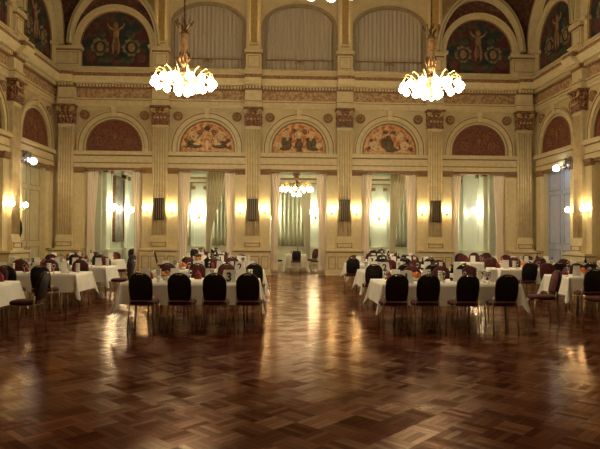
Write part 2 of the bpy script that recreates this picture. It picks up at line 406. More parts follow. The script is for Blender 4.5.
def cove_rib_mesh():
    b=MB(); n=26
    for (r0,r1,y0,m) in ((1.64,1.80,-.40,0),(1.69,1.75,-.43,1)):
        p0=arc(0,9.05,r0,n=n,rz=2.25*r0/1.7); p1=arc(0,9.05,r1,n=n,rz=2.25*r1/1.7); b.band(p0,p1,y0,0,m)
    return b.mesh('vault_rib',[CREAM2,GREENLINE])
def mural_arch_mesh():
    b=MB(); n=30
    for (r0,r1,y0,m) in ((1.33,1.37,-.06,1),(1.37,1.56,-.14,0),(1.44,1.49,-.17,0),(1.56,1.60,-.18,0)):
        b.band([(r0,8.20)]+arc(0,9.08,r0,n=n)+[(-r0,8.20)],[(r1,8.20)]+arc(0,9.08,r1,n=n)+[(-r1,8.20)],y0,0,m)
    for i in range(60):
        a=PI*(i+.5)/60; b.sph((1.525*math.cos(a),-.145,9.08+1.525*math.sin(a)),.022,6,4,0)
    for s in (-1,1): b.box(s*1.47-.16,s*1.47+.16,-.24,0,8.96,9.08,0)
    return b.mesh('mural_arch',[CREAM2,BROWN])
def mural_ground_mesh():
    b=MB(); b.prism([(1.36,8.16)]+arc(0,9.08,1.36,n=28)+[(-1.36,8.16)],-.01,.05); return b.mesh('mural',MURAL_R)
def mural_fig_mesh():
    b=MB(); Y=-.015
    b.sph((0,Y,9.90),(.11,.02,.12),10,6,0); b.sph((0,Y,9.58),(.13,.02,.24),10,6,0)
    b.sph((.0,Y,9.12),(.10,.02,.26),10,6,2)
    for s in (-1,1):
        b.tube([(s*.08,Y,9.70),(s*.26,Y,9.82),(s*.34,Y,9.98)],[.05,.04,.03],6,0)
        b.tube([(s*.06,Y,9.4),(s*.12,Y,9.1),(s*.10,Y,8.75)],[.06,.05,.03],6,0)
        b.lathe([(.24,0),(.28,.02),(.32,.02),(.36,0)],24,1,M=Matrix.Translation((s*.62,Y+.01,9.02))@Matrix.Rotation(PI/2,4,'X'))
        for i in range(14):
            a=2*PI*i/14; b.sph((s*.62+.32*math.cos(a),Y-.01,9.02+.32*math.sin(a)),(.07,.02,.06),6,4,1 if i%3 else 3)
        b.sph((s*.62,Y,9.02),(.15,.02,.19),10,6,0)
        b.sph((s*.55,Y,9.55),(.20,.02,.16),8,5,3); b.sph((s*1.0,Y,8.6),(.24,.02,.2),8,5,4)
        b.sph((s*.42,Y,8.50),(.34,.02,.14),8,5,3)
    b.sph((0,Y,8.42),(.28,.02,.12),8,5,4)
    return b.mesh('painted_figures',[FIG_O,noise_mat('wreath_ochre',(.16,.125,.065),(.26,.20,.11),18,.6),noise_mat('mural_drapery',(.12,.06,.03),(.20,.10,.05),9,.6),FIG_G,noise_mat('mural_rose',(.09,.025,.022),(.14,.05,.04),9,.6)])
def vault_panel_mesh():
    b=MB(); n=26
    p0=arc(0,9.08,1.58,n=n); p1=arc(0,9.05,1.70,n=n,rz=2.28); b.band(p0,p1,-.03,0,0); return b.mesh('vault_panel',VAULT_R)
def pleat(b, x0t,x1t,x0b,x1b, z0,z1, y, npl, amp=.05, mid=None, nz=14, m=0, thick=.012):
    """hanging pleated cloth; mid=(t, x0, x1) gathers it at height fraction t"""
    n=npl*6; vs=[]; ny=n+1
    for i in range(nz+1):
        t=i/nz                              # 0 top
        if mid:
            tm,a,c=mid
            if t<tm: k=(t/tm); k=k*k*(3-2*k); xa=x0t+(a-x0t)*k; xb=x1t+(c-x1t)*k
            else: k=(t-tm)/(1-tm); k=math.sin(k*PI/2); xa=a+(x0b-a)*k; xb=c+(x1b-c)*k
        else: xa=x0t+(x0b-x0t)*t; xb=x1t+(x1b-x1t)*t
        for j in range(ny):
            s=j/n; vs.append((xa+(xb-xa)*s, y+amp*math.sin(s*npl*2*PI+.6*math.sin(t*3))*(.7+.3*t), z1+(z0-z1)*t))
    base=len(vs)
    vs+= [(p[0],p[1]+thick,p[2]) for p in vs]
    fs=[]
    for i in range(nz):
        for j in range(n):
            a=i*ny+j; fs.append((a,a+1,a+ny+1,a+ny)); fs.append((base+a,base+a+ny,base+a+ny+1,base+a+1))
    for i in range(nz):
        for j in (0,n):
            a=i*ny+j; fs.append((a,a+ny,base+a+ny,base+a))
    for j in range(n):
        fs.append((j,base+j,base+j+1,j+1)); a=nz*ny+j; fs.append((a,a+1,base+a+1,base+a))
    b.add(vs,fs,m,True); return b
# arched window curtain for the gallery: columns clipped by an arch
def gallery_curtain_mesh():
    b=MB(); w=1.35; n=96; nz=10; vs=[]
    for j in range(n+1):
        x=-w+2*w*j/n; zt=10.08+math.sqrt(max(0,1.38**2-x*x))*.55
        for i in range(nz+1):
            vs.append((x, .16+.035*math.sin(j/n*16*2*PI), 8.24+(zt-8.24)*i/nz))
    fs=[(j*(nz+1)+i,(j+1)*(nz+1)+i,(j+1)*(nz+1)+i+1,j*(nz+1)+i+1) for j in range(n) for i in range(nz)]
    b.add(vs,fs,0,True); return b.mesh('gallery_curtain',CURT_UP)
def gallery_rail_mesh():
    b=MB(); b.tube([(-1.36,-.02,8.62),(1.36,-.02,8.62)],.022,6,0)
    for i in range(5): b.tube([(-1.2+.6*i,-.02,8.2),(-1.2+.6*i,-.02,8.62)],.012,5,0)
    b.tube(spiral(-.12,8.52,.09,1.3,1,y=-.02),.015,5,0); b.tube(spiral(.12,8.52,.09,1.3,-1,y=-.02),.015,5,0)
    b.sph((0,-.02,8.56),(.05,.03,.06),8,5,0)
    return b.mesh('gallery_rail',BROWN)
def window_frame_mesh():
    b=MB(); n=24
    p0=[(1.36,8.2)]+arc(0,10.05,1.36,n=n,rz=.75)+[(-1.36,8.2)]; p1=[(1.5,8.2)]+arc(0,10.05,1.5,n=n,rz=.87)+[(-1.5,8.2)]
    b.band(p0,p1,-.05,.1,0); b.box(-1.4,1.4,-.12,.05,8.12,8.22,1)
    return b.mesh('window_surround',[noise_mat('brown_surround',(.27,.205,.115),(.34,.265,.155),8,.6),CREAM2])
CAP_ME=capital_mesh(); SHAFT_ME=shaft_mesh(); TAB_ME=tablet_mesh(); DADO_ME=dado_mesh(); DADO_N=dado_mesh(.60)
SPIL_ME=spil_mesh(); SCAP_ME=scap_mesh(); ROS_ME=rosette_mesh(); ARCH_ME=archivolt_mesh(); LINT_ME=lintel_mesh(1.53)
PAN_G=lunette_panel_mesh(LUNGOLD); PAN_R=lunette_panel_mesh(LUNRED)
REL={k:lunette_relief(k) for k in ('birds','urn','griffin','plain')}
UP_ME=upper_pier_mesh(.30); UPC_ME=upper_pier_mesh(.52,2); GS_ME=gold_strip_mesh(); RIB_ME=cove_rib_mesh(); MA_ME=mural_arch_mesh()
MG_ME=mural_ground_mesh(); MF_ME=mural_fig_mesh(); VP_ME=vault_panel_mesh(); GC_ME=gallery_curtain_mesh()
OCHRE=noise_mat('ochre_spandrel',(.30,.20,.07),(.40,.27,.10),5,.5)
def spandrel_mesh(s,mat):
    b=MB(); A=[(x,z) for x,z in arc(0,9.05,1.86,0,PI/2*.95,22,rz=2.46) ]
    A=[(x,z) for x,z in A if z>9.15 and x<1.56]
    b.band([(s*x,z) for x,z in A],[(s*1.56,z) for x,z in A],-.05,0,0); return b.mesh('spandrel_panel',mat)
SPN={(s,k):spandrel_mesh(s,m) for s in (-1,1) for k,m in (('o',OCHRE),('r',VAULT_R))}; GR_ME=gallery_rail_mesh(); WF_ME=window_frame_mesh()

def cornice_mesh(u0,u1,pils):
    """entablature running the length of a wall, breaking forward over pilasters"""
    b=MB()
    def run(a,c,d,den=True):
        b.box(a,c,-.06-d,.02,6.65,6.78,0); b.box(a,c,-.09-d,.02,6.78,6.88,0); b.box(a,c,-.075-d,.02,6.88,6.905,1); b.box(a,c,-.13-d,.02,6.905,6.96,0)
        b.box(a,c,-.04-d,.02,6.96,7.36,2 if d<.1 else 0)
        b.box(a,c,-.10-d,.02,7.34,7.385,1)
        b.box(a,c,-.12-d,.02,7.385,7.51,1)
        b.box(a,c,-.30-d,.02,7.51,7.56,0); b.frus((a,c,-.30-d,.02),(a,c,-.46-d,.02),7.56,7.74,0)
        b.box(a,c,-.38-d,.02,7.74,7.90,3); b.box(a,c,-.42-d,.02,7.90,7.94,0); b.box(a,c,-.16-d,.02,7.94,8.13,0); b.box(a,c,-.22-d,.02,8.13,8.18,0)
        x=a+.04
        while x<c-.06:
            b.box(x,x+.075,-.20-d,-.12-d,7.40,7.50,0); x+=.125
    edges=[u0]
    for p in pils:
        a,c=max(u0,p-.33),min(u1,p+.33)
        if a>edges[-1]+.01: run(edges[-1],a,0)
        run(a,c,.2); edges.append(c)
    if edges[-1]<u1-.01: run(edges[-1],u1,0)
    return b.mesh('cornice',[CREAM2,BROWN,FRIEZE,noise_mat('brown_leaf_moulding',(.20,.08,.04),(.42,.26,.12),30,.6,stops=(.45,.55))])

def wall_bay_geo(b,c,upper,opening=True,ow=OW,hw=S/2,mat=0):
    """the wall itself for one bay centred at u=c: piers, spandrels round the arches"""
    L,Rr=c-hw,c+hw
    if opening:
        b.box(L,c-ow,0,WT,0,OPEN_H,mat); b.box(c+ow,Rr,0,WT,0,OPEN_H,mat); b.box(L,Rr,0,WT,OPEN_H,4.86,mat)
    else: b.box(L,Rr,0,WT,0,4.86,mat)
    # spandrel with arched recess
    def arched(z0,z1,r,cz,rz,dep,back=True):
        n=24; A=[(c+r,z0)]+[(c+x,z) for x,z in arc(0,cz,r,n=n,rz=rz)]+[(c-r,z0)]
        O=[]
        for (x,z) in A:
            dx=x-c; O.append((c+math.copysign(hw,dx) if abs(dx)>1e-6 and z<=cz+1e-6 else None,z))
        O=[]
        for i,(x,z) in enumerate(A):
            if i==0: O.append((Rr,z0))
            elif i==len(A)-1: O.append((L,z0))
            else:
                a=PI*(i-1)/n
                if a<PI*.25: O.append((Rr, cz+(z1-cz)*math.tan(a)/1.0 if a>0 else cz))
                elif a>PI*.75: O.append((L, cz+(z1-cz)*math.tan(PI-a)))
                else: O.append((c+hw*math.cos(a)/math.sin(a), z1))
        b.band(A,O,0,dep,mat)
        if back: b.box(L,Rr,dep,WT,z0,z1,mat)
    arched(4.86,6.66,1.06,AZ,1.06,.14)
    b.box(L,Rr,0,WT,6.66,8.18,mat)
    if upper=='mural': b.box(L,Rr,0,WT,8.18,TOP,mat)
    elif upper=='window':
        arched(8.18,11.4,1.37,10.05,.76,.30); b.box(L,Rr,0,WT,11.4,TOP,mat)

def dress_bay(root,c,kind,upper,sp='rr'):
    put('door_lintel',LINT_ME,root,(c,0,0)); put('archivolt',ARCH_ME,root,(c,0,0))
    p=put('lunette_panel',PAN_R if kind=='plain' else PAN_G,root,(c,0,0)); put('relief',REL[kind],p)
    for s in (-1,1):
        q=put('side_pilaster',SPIL_ME,root,(c+s*1.33,0,0)); put('side_capital',SCAP_ME,q)
        put('rosette',ROS_ME,root,(c+s*1.17,-.01,6.30))
    if upper=='mural':
        put('mural_arch',MA_ME,root,(c,0,0)); m=put('mural',MG_ME,root,(c,0,0)); put('painted_figures',MF_ME,m)
        put('vault_panel',VP_ME,root,(c,0,0)); put('vault_rib',RIB_ME,root,(c,0,0))
        put('spandrel_panel',SPN[(-1,sp[0])],root,(c,0,0)); put('spandrel_panel',SPN[(1,sp[1])],root,(c,0,0))
    else:
        put('window_surround',WF_ME,root,(c,0,0)); put('gallery_curtain',GC_ME,root,(c,0,0)); put('gallery_rail',GR_ME,root,(c,0,0))
def dress_pier(root,u,corner=0,gold=False,dado=True):
    q=put('pilaster',SHAFT_ME,root,(u,0,0)); put('capital',CAP_ME,q)
    put('plinth_tablet',TAB_ME,root,(u,0,0))
    if dado: put('dado_pedestal',DADO_ME if not corner else DADO_N,root,(u,0,0))
    up=put('gallery_pier',UPC_ME if corner else UP_ME,root,(u+corner*.0,0,0))
    if gold: put('gilded_panel',GS_ME,up)

# back wall: five open bays
bays=[(k-2)*S for k in range(5)]
kinds=['plain','birds','urn','griffin','plain']
ups=['mural','window','window','window','mural']
b=MB()
for c,u in zip(bays,ups): wall_bay_geo(b,c,u)
b.box(-HW-.5,-2.5*S,0,WT,0,TOP); b.box(2.5*S,HW+.5,0,WT,0,TOP)
wb=struct(b.build('wall_back',CREAM,None,(CX,WY,0)))
for c,k,u in zip(bays,kinds,ups): dress_bay(wb,c,k,u,'ro' if c<0 else 'or')
piers=[(k-2.5)*S for k in range(6)]
for i,u in enumerate(piers):
    cor = -1 if i==0 else (1 if i==5 else 0)
    dress_pier(wb,u,cor,gold=(i in (1,2,3,4)))
put('cornice',cornice_mesh(-HW,HW,piers),wb)

# side walls
def side_wall(name,loc,rz,sgn):
    b=MB(); cs=[0,-S*sgn,-2*S*sgn]          # bay centres (u), nearest the back wall first
    hw=S/2
    for i,c in enumerate(cs): wall_bay_geo(b,c,'mural',opening=True)
    e=WY-21.05                                # to the back corner
    if sgn>0: b.box(hw,e+.4,0,WT,0,TOP); b.box(-27.2,-2.5*S,0,WT,0,TOP)
    else: b.box(-e-.4,-hw,0,WT,0,TOP); b.box(2.5*S,27.2,0,WT,0,TOP)
    w=struct(b.build(name,CREAM,None,loc,rz))
    for c in cs: dress_bay(w,c,'plain','mural')
    for k in range(3): dress_pier(w,-sgn*(k+.5)*S)
    for k in range(3,7): dress_pier(w,-sgn*(k+.5)*S)
    ps=sorted([-sgn*(k+.5)*S for k in range(7)])
    a,c=(-27.0,e) if sgn>0 else (-e,27.0)
    put('cornice',cornice_mesh(a,c,ps),w)
    # small return at the corner
    q=MB(); 
    return w
wl=side_wall('wall_left',(CX-HW,21.05,0),R_(90),1)
wr=side_wall('wall_right',(CX+HW,21.05,0),R_(-90),-1)

# doors in the side walls
def door(name, leaf, mould, x, sgn, yc, gap):
    b=MB()
    X0=x+sgn*.18; X1=x+sgn*.26
    a,c=min(X0,X1),max(X0,X1)
    for (y0,y1) in ((yc-OW,yc-gap),(yc+gap,yc+OW)):
        b.box(a,c,y0,y1,0,OPEN_H,0)
        f=X0-sgn*.02
        for (z0,z1) in ((.15,1.1),(1.3,3.2),(3.35,4.05)):
            t=.035; lo,hi=min(f,X0),max(f,X0)
            b.box(lo,hi,y0+.12,y1-.12,z0,z0+t,1); b.box(lo,hi,y0+.12,y1-.12,z1-t,z1,1); b.box(lo,hi,y0+.12,y0+.12+t,z0,z1,1); b.box(lo,hi,y1-.12-t,y1-.12,z0,z1,1)
    a2,c2=min(X1,X1+sgn*.02),max(X1,X1+sgn*.02)
    b.box(a2,c2,yc-OW,yc+OW,0,OPEN_H,2)
    o=struct(b.build(name,[leaf,mould,DARKM])); 
    h=MB(); h.tube([(X0-sgn*.05,yc-gap-.08,1.0),(X0-sgn*.05,yc-gap-.08,1.18)],.012,6); h.sph((X0-sgn*.03,yc-gap-.08,1.09),.03)
    h.build('door_handle',BRASS,o)
    return o
n=0
for k in range(3):
    yc=21.05-k*S
    door('door_%d'%(2*k+1), IVORY,IVORY2,CX-HW,-1,yc,.035)
    door('door_%d'%(2*k+2), BLUE if k==0 else IVORY,BLUE2 if k==0 else BROWN,CX+HW,1,yc,.02)

# carved cartouches over the two corner doors
def cartouche(wall,x,sgn,yc,label,gl,gy):
    r=empty('door_cartouche',(x-sgn*.16,yc,4.12)); r.parent=wall; r.matrix_parent_inverse=(Matrix.Translation(wall.location)@wall.rotation_euler.to_matrix().to_4x4()).inverted(); r['label']=label
    b=MB(); b.sph((0,0,.12),(.07,.20,.22),14,10); b.build('shield',CARTM,r)
    for s in (-1,1):
        c=MB(); pts=[(-sgn*.02,s*(.18+.02*i)+s*.12*math.cos(i*.75)*(1-i/16),.06+.16*math.sin(i*.75)*(1-i/16)) for i in range(14)]
        c.tube(pts,[.045-.002*i for i in range(14)],8)
        c.sph((0,s*.42,.0),(.05,.12,.05),8,6); c.sph((0,s*.30,.26),(.05,.09,.06),8,6); c.sph((0,s*.56,-.03),(.04,.07,.04),8,6)
        c.build('scroll_wing',CARTM,r)
    g=empty('globe_wall_lamp',(x-sgn*.34,gy,4.10)); tag(g,gl,'lamp')
    h=MB(); h.sph((0,0,0),.12,14,10); h.build('globe',GLOBE,g)
    h=MB(); h.tube([(0,0,0),(sgn*.15,0,-.05),(sgn*.29,0,-.05)],.015,6); h.lathe([(0,-.03),(.05,-.03),(.05,.03),(0,.03)],10,c=(sgn*.28,0,-.05)); h.build('bracket',BRASS,g)
cartouche(wl,CX-HW,-1,20.15,'dark carved cartouche over the ivory door by the left corner','small white globe lamp over the ivory door in the left corner',20.25)
cartouche(wr,CX+HW,1,19.85,'dark carved cartouche over the pale blue door','bright white globe lamp above the pale blue door',20.5)

# ------------------------------------------------------------------ annex beyond the back wall
AL,AR=CX-7.95,CX+7.95; AC=5.35; Y0=WY+WT
b=MB(); b.box(CX-HW-.6,CX+HW+.6,AY,AY+.3,0,AC)
wf=struct(b.build('wall_annex_back',ANNEX))
b=MB(); b.box(AL-.3,AL,Y0,AY,0,AC); wal=struct(b.build('wall_annex_left',ANNEX))
b=MB(); b.box(AR,AR+.3,Y0,AY,0,AC); war=struct(b.build('wall_annex_right',ANNEX))
b=MB(); b.box(CX-HW-.6,CX+HW+.6,Y0,AY+.3,AC,AC+.2); b.box(AL,AR,27.3,27.7,AC-.2,AC); b.box(AL,AR,24.2,24.4,AC-.1,AC); struct(b.build('ceiling_annex',ANNEXC))
def annex_pier_mesh():
    b=MB(); b.box(-.46,.46,-.12,0,0,4.45,0)
    for s in (-1,1): b.box(s*.34-.09,s*.34+.09,-.15,0,.93,4.1,0); b.box(s*.34-.12,s*.34+.12,-.2,0,4.1,4.28,1)
    b.box(-.5,.5,-.24,0,0,.9,0); b.box(-.54,.54,-.28,0,.9,.97,2)
    return b.mesh('annex_pier',[ANNEX,BROWN,ANNEXC])
def annex_cornice(L):
    b=MB(); b.box(0,L,-.26,0,4.45,4.50,1); b.box(0,L,-.24,0,4.50,4.68,0); b.box(0,L,-.28,0,4.68,4.72,1); b.box(0,L,-.36,0,4.78,4.86,0); b.box(0,L,-.33,0,4.72,4.78,1); b.box(0,L,-.42,0,4.86,4.95,0)
    b.box(0,L,-.06,0,0,.88,0); b.box(0,L,-.10,0,.88,.95,0)
    return b.mesh('annex_cornice',[ANNEXC,BROWN])
AP=annex_pier_mesh()
for dx in (-5.16,-1.3,1.3,4.9): put('annex_pier',AP,wf,(CX+dx,AY,0))
put('annex_cornice',annex_cornice(AR-AL),wf,(AL,AY,0))
for w,x,rz,y0 in ((wal,AL,R_(90),Y0),(war,AR,R_(-90),AY)):
    put('annex_cornice',annex_cornice(AY-Y0),w,(x,y0,0),rz)
    pass

for yy in (23.95,26.75,29.8): put('annex_pier',AP,wal,(AL,yy,0),R_(90))
for yy in (24.0,27.2,30.4): put('annex_pier',AP,war,(AR,yy,0),R_(-90))
# curtains: rose-cream pair per bay, tied back
def curtain(name, mat, args, label, group=None, tie=None, cat='curtain', **kw):
    b=MB(); pleat(b,*args,**kw); o=b.build(name,mat)
    tag(o,label,cat,group)
    if tie:
        t=MB(); t.box(*tie); t.build('tieback',GOLD,o)
    return o
dn=['far left doorway','second doorway from the left','central doorway','second doorway from the right','far right doorway']
for i,c in enumerate(bays):
    x=CX+c; y=WY+.12
    for s in (-1,1):
        w=.46 if i!=2 else .40
        xt0,xt1=x+s*(OW-.01),x+s*(OW-w); xm=(x+s*(OW-.04),x+s*(OW-w*.74)); xb=(x+s*(OW-.02),x+s*(OW-w*.80))
        if s>0: top=(xt1,xt0); mm=(xm[1],xm[0]); bb=(xb[1],xb[0])
        else: top=(xt0,xt1); mm=(xm[0],xm[1]); bb=(xb[0],xb[1])
        curtain('curtain',CURT,(top[0],top[1],bb[0],bb[1],.03,4.18,y,5),
            'rose-cream pleated curtain hanging at the %s side of the %s'%('left' if s<0 else 'right',dn[i]),
            'curtains in the five doorways',amp=.04,mid=(.62,mm[0],mm[1]),nz=20)
# green curtains on the annex far wall windows
spans=[(-7.6,-5.55,'left end of the green room'),(-4.45,-1.85,'window between the two left green room lamps'),(-.75,.75,'window straight beyond the central doorway'),(1.85,4.45,'window between the two right green room lamps'),(5.55,7.6,'right end of the green room')]
for a,c,d in spans:
    curtain('window_curtain',CURT_G,(CX+a,CX+c,CX+a,CX+c,.97,4.44,AY-.12,int((c-a)*5)),'sage green curtain closed across the %s'%d,'green curtains on the far wall',amp=.05,nz=6)
# large swept drapes inside the annex just behind doorways 2,3,4
def drape(x0,x1,xm0,xm1,xb0,xb1,y,lab):
    curtain('swept_drape',SWEPT,(x0,x1,xb0,xb1,.03,4.3,y,7),lab,'swept drapes behind the doorways',amp=.05,mid=(.72,xm0,xm1),nz=22)
drape(-2.92,-2.1,-2.92,-2.72,-2.92,-2.68,WY+1.0,'sage drape swept back behind the second doorway from the left')
drape(4.81,5.5,4.78,5.03,4.76,5.0,WY+1.0,'sage drape swept back behind the second doorway from the right')
drape(-.95,.15,-.95,-.55,-.95,-.5,28.9,'sage drape swept to the left beyond the central doorway')
drape(1.15,1.74,1.45,1.74,1.5,1.74,28.9,'sage drape swept to the right beyond the central doorway')

# picture on the annex left wall
pt=empty('painting',(AL+.15,25.35,2.68)); tag(pt,'dim tall painting in a dark frame on the side wall beyond the far left doorway','painting')
b=MB(); b.box(-.01,.02,-.66,.66,-1.32,1.32); b.build('canvas',PAINTING,pt)
b=MB(); 
for (y0,y1,z0,z1) in ((-.74,.74,1.32,1.42),(-.74,.74,-1.42,-1.32),(-.74,-.64,-1.32,1.32),(.64,.74,-1.32,1.32)): b.box(-.14,.06,y0,y1,z0,z1)
b.build('picture_frame',BRONZE,pt)

# ------------------------------------------------------------------ sconces
def sconce_parts(r,glass):
    b=MB(); b.sph((0,-.01,-.06),(.05,.02,.12),10,8); b.build('back_plate',BRASS,r)
    b=MB(); b.tube([(0,-.02,-.1),(0,-.10,-.14),(0,-.19,-.08)],.012,6); b.lathe([(0,-.01),(.045,0),(.05,.015),(0,.02)],10,c=(0,-.19,-.085)); b.build('arm',BRASS,r)
    b=MB(); b.lathe([(.02,-.07),(.06,-.055),(.085,0),(.08,.06),(.05,.10),(.0,.11)],14,0,c=(0,-.19,0)); b.build('shade',glass,r)
s0=empty('wall_sconce'); sconce_parts(s0,SCON); T0=[(c,[]) for c in kids(s0)]
first=True
def add_sconce(loc,rz,label,grp):
    global first
    if first:
        s0.location=loc; s0.rotation_euler=(0,0,rz); tag(s0,label,'wall lamp',grp); first=False; return s0
    return clone(s0,T0,loc,rz,label,'wall lamp',grp)
for i,c in enumerate(bays):
    for s in (-1,1):
        if (i,s) in ((0,-1),(4,1)): continue
        add_sconce((CX+c+s*1.33,WY-.13,2.58),0,'glowing wall sconce on the slim pilaster %s of the %s'%('left' if s<0 else 'right',dn[i]),'wall sconces of the hall')
for k,(yc) in enumerate((21.05,21.05-S)):
    for s in (-1,1):
        if (k,s)==(1,-1): continue
        for nm,X,rz,sd in (('left',CX-HW+.13,R_(90),1),('right',CX+HW-.13,R_(-90),-1)):
            if k==0 and s>0: continue
            w={(0,-1):'far',(1,1):'near'}[(k,s)]
            add_sconce((X,yc+s*1.33,2.52),rz,'glowing wall sconce on the %s wall, on the %s side of its first pilaster'%(nm,w),'wall sconces of the hall')
a0=empty('annex_sconce'); 
b=MB(); b.sph((0,-.01,-.1),(.07,.03,.16),10,8); b.build('back_plate',BRASS,a0)
for s in (-1,1):
    b=MB(); b.tube([(0,-.02,-.14),(s*.1,-.10,-.18),(s*.17,-.14,-.08)],.012,6); b.build('arm',BRASS,a0)
    b=MB(); b.lathe([(.02,-.08),(.08,-.06),(.11,0),(.10,.07),(.06,.12),(0,.13)],14,0,c=(s*.17,-.14,0)); b.build('shade',SCON_A,a0)
TA=[(c,[]) for c in kids(a0)]
lam=[(CX-5.16,AY-.17,0,'twin sconce on the green room pier seen through the second doorway from the left'),
     (CX-1.3,AY-.17,0,'twin sconce on the green room pier just left of the central window'),
     (CX+1.3,AY-.17,0,'twin sconce on the green room pier right of the central green curtain'),
     (CX+4.9,AY-.17,0,'twin sconce on the green room pier seen through the second doorway from the right'),
     (AL+.17,26.75,R_(90),'twin sconce on the green room side wall right of the painting'),
     (AL+.17,23.95,R_(90),'twin sconce on the green room side wall left of the painting'),
     (AR-.17,27.2,R_(-90),'far twin sconce on the right side wall beyond the far right doorway'),
     (AR-.17,24.0,R_(-90),'near twin sconce on the right side wall beyond the far right doorway')]
for i,(x,y,rz,l) in enumerate(lam):
    if i==0: a0.location=(x,y,2.85); tag(a0,l,'wall lamp','twin sconces of the green room'); a0.scale=(1.5,1.3,1.5)
    else:
        q=clone(a0,TA,(x,y,2.85 if i<4 else 2.7),rz,l,'wall lamp','twin sconces of the green room')
        if i>=4: q.scale=(1,1,1)

# ------------------------------------------------------------------ column loudspeakers on four pilasters
l0=empty('column_loudspeaker')
b=MB(); b.box(-.20,.20,-.10,0,-.42,.42); b.build('cabinet',DARKM,l0)
b=MB()
for i in range(5): b.box(-.178+.082*i,-.152+.082*i,-.125,-.10,-.40,.40)
b.build('grille',SLATM,l0)
TL=[(c,[]) for c in kids(l0)]
for i,k in enumerate((1,2,3,4)):
    lab='slatted black column loudspeaker on the %s pilaster of the back wall'%['second','third','fourth','fifth'][i]
    loc=(CX+piers[k],WY-.245,2.58)
    if i==0: l0.location=loc; tag(l0,lab,'loudspeaker','column loudspeakers')
    else: clone(l0,TL,loc,0,lab,'loudspeaker','column loudspeakers')

# ------------------------------------------------------------------ chandeliers
def chandelier(loc, R, glass, label, top, n1=14, n2=10, gr=.103, name='chandelier', grp=None):
    r=empty(name,loc); tag(r,label,'chandelier',grp)
    b=MB()
    b.lathe([(0,-.30),(.05,-.26),(.10,-.16),(.05,-.06),(.13,.02),(.06,.10),(.10,.2),(.18,.26),(.10,.34),(.05,.42),(.09,.5),(.13,.56),(.06,.64),(.10,.7),(.10,1.35),(.13,1.4),(.07,1.5),(.10,1.62),(.04,1.7),(.025,1.8),(.018,top)],14,M=Matrix.Scale(R/.85,4) if False else None)
    b.build('stem',BRONZE,r)
    b=MB()
    for i in range(8):
        a=i*PI/4
        b.tube([(.08*math.cos(a),.08*math.sin(a),1.5),(.20*math.cos(a),.20*math.sin(a),1.62),(.24*math.cos(a),.24*math.sin(a),1.72)],.018,6); b.sph((.24*math.cos(a),.24*math.sin(a),1.74),.03,8,6)
        b.tube([(.10*math.cos(a),.10*math.sin(a),.6),(.17*math.cos(a),.17*math.sin(a),.72),(.12*math.cos(a),.12*math.sin(a),.86)],.018,6)
    b.build('crown',BRONZE,r)
    b=MB(); b.tube([(R*.62*math.cos(2*PI*i/32),R*.62*math.sin(2*PI*i/32),.06) for i in range(33)],.018,6); b.tube([(R*.34*math.cos(2*PI*i/32),R*.34*math.sin(2*PI*i/32),-.06) for i in range(33)],.018,6)
    for i in range(6):
        a=i*PI/3; b.tube([(0,0,.12),(R*.62*math.cos(a),R*.62*math.sin(a),.06)],.012,5)
    b.build('ring',BRASS,r)
    armm=MB(); armm.tube([(.10,0,.05),(R*.45,0,.08),(R*.68,0,.30),(R*.86,0,.36),(R*.97,0,.27),(R,0,.12)],.014,6); arme=armm.mesh('arm',BRASS)
    gm=MB(); gm.lathe([(.03,gr*1.05),(.045,gr*.9),(gr*.85,gr*.5),(gr,0),(gr*.8,-gr*.6),(gr*.4,-gr*.95),(0,-gr*1.05)],12); gme=gm.mesh('lamp_glass',glass)
    for i in range(n1):
        a=2*PI*i/n1+.1
        put('arm',arme,r,(0,0,0),a); put('lamp_glass',gme,r,(R*math.cos(a),R*math.sin(a),0))
    for i in range(n2):
        a=2*PI*i/n2+.25; put('lamp_glass',gme,r,(R*.60*math.cos(a),R*.60*math.sin(a),-.08 if i%2 else .10),0,(.95,.95,.95))
    for i in range(5):
        a=2*PI*i/5; put('lamp_glass',gme,r,(R*.24*math.cos(a),R*.24*math.sin(a),-.24),0,(.8,.8,.8))
    return r
chandelier((CX-3.5,16.0,5.80),.82,BULB,'large glowing chandelier hanging before the left side of the gallery',TOP-5.80,grp='hall chandeliers')
chandelier((CX+3.5,16.0,5.80),.82,BULB,'large glowing chandelier hanging before the right side of the gallery',TOP-5.80,grp='hall chandeliers')
chandelier((CX,9.6,6.0),.85,BULB,'nearest chandelier, only its lowest glasses showing at the top of the view',TOP-6.0,grp='hall chandeliers')
chandelier((.93,26.4,3.70),.72,BULB_A,'small glowing chandelier seen through the central doorway',AC-3.70,14,0,.085)

# ------------------------------------------------------------------ banquet chair (faces +Y)
def outline_back(w,z0,z1):
    pts=[(-w*.86,z0),(w*.86,z0),(w*.97,z0+.1),(w,z0+.2)]
    zc=z1-w*.95
    if zc<z0+.2: zc=z0+.2
    for i in range(1,12):
        a=PI*i/12; pts.append((w*math.cos(a),zc+(z1-zc)*math.sin(a)))
    pts+=[(-w,z0+.2),(-w*.97,z0+.1)]
    return pts
def pad(b,pts,y0,y1,inset,m=0,lean=None,M=None):
    """outline extruded with rounded rim"""
    cx=sum(p[0] for p in pts)/len(pts); cz=sum(p[1] for p in pts)/len(pts)
    def ins(k): 
        return [(cx+(p[0]-cx)*(1-k),cz+(p[1]-cz)*(1-k)) for p in pts]
    rings=[(y0,ins(inset)),(y0+(y1-y0)*.2,ins(inset*.3)),(y0+(y1-y0)*.5,ins(0)),(y0+(y1-y0)*.8,ins(inset*.3)),(y1,ins(inset))]
    n=len(pts); vs=[(p[0],y,p[1]) for y,r in rings for p in r]
    fs=[tuple(range(n))]+[tuple(range(4*n,5*n))[::-1]]
    for k in range(4):
        for i in range(n):
            j=(i+1)%n; fs.append((k*n+i,(k+1)*n+i,(k+1)*n+j,k*n+j))
    b.add(vs,fs,m,True,M)
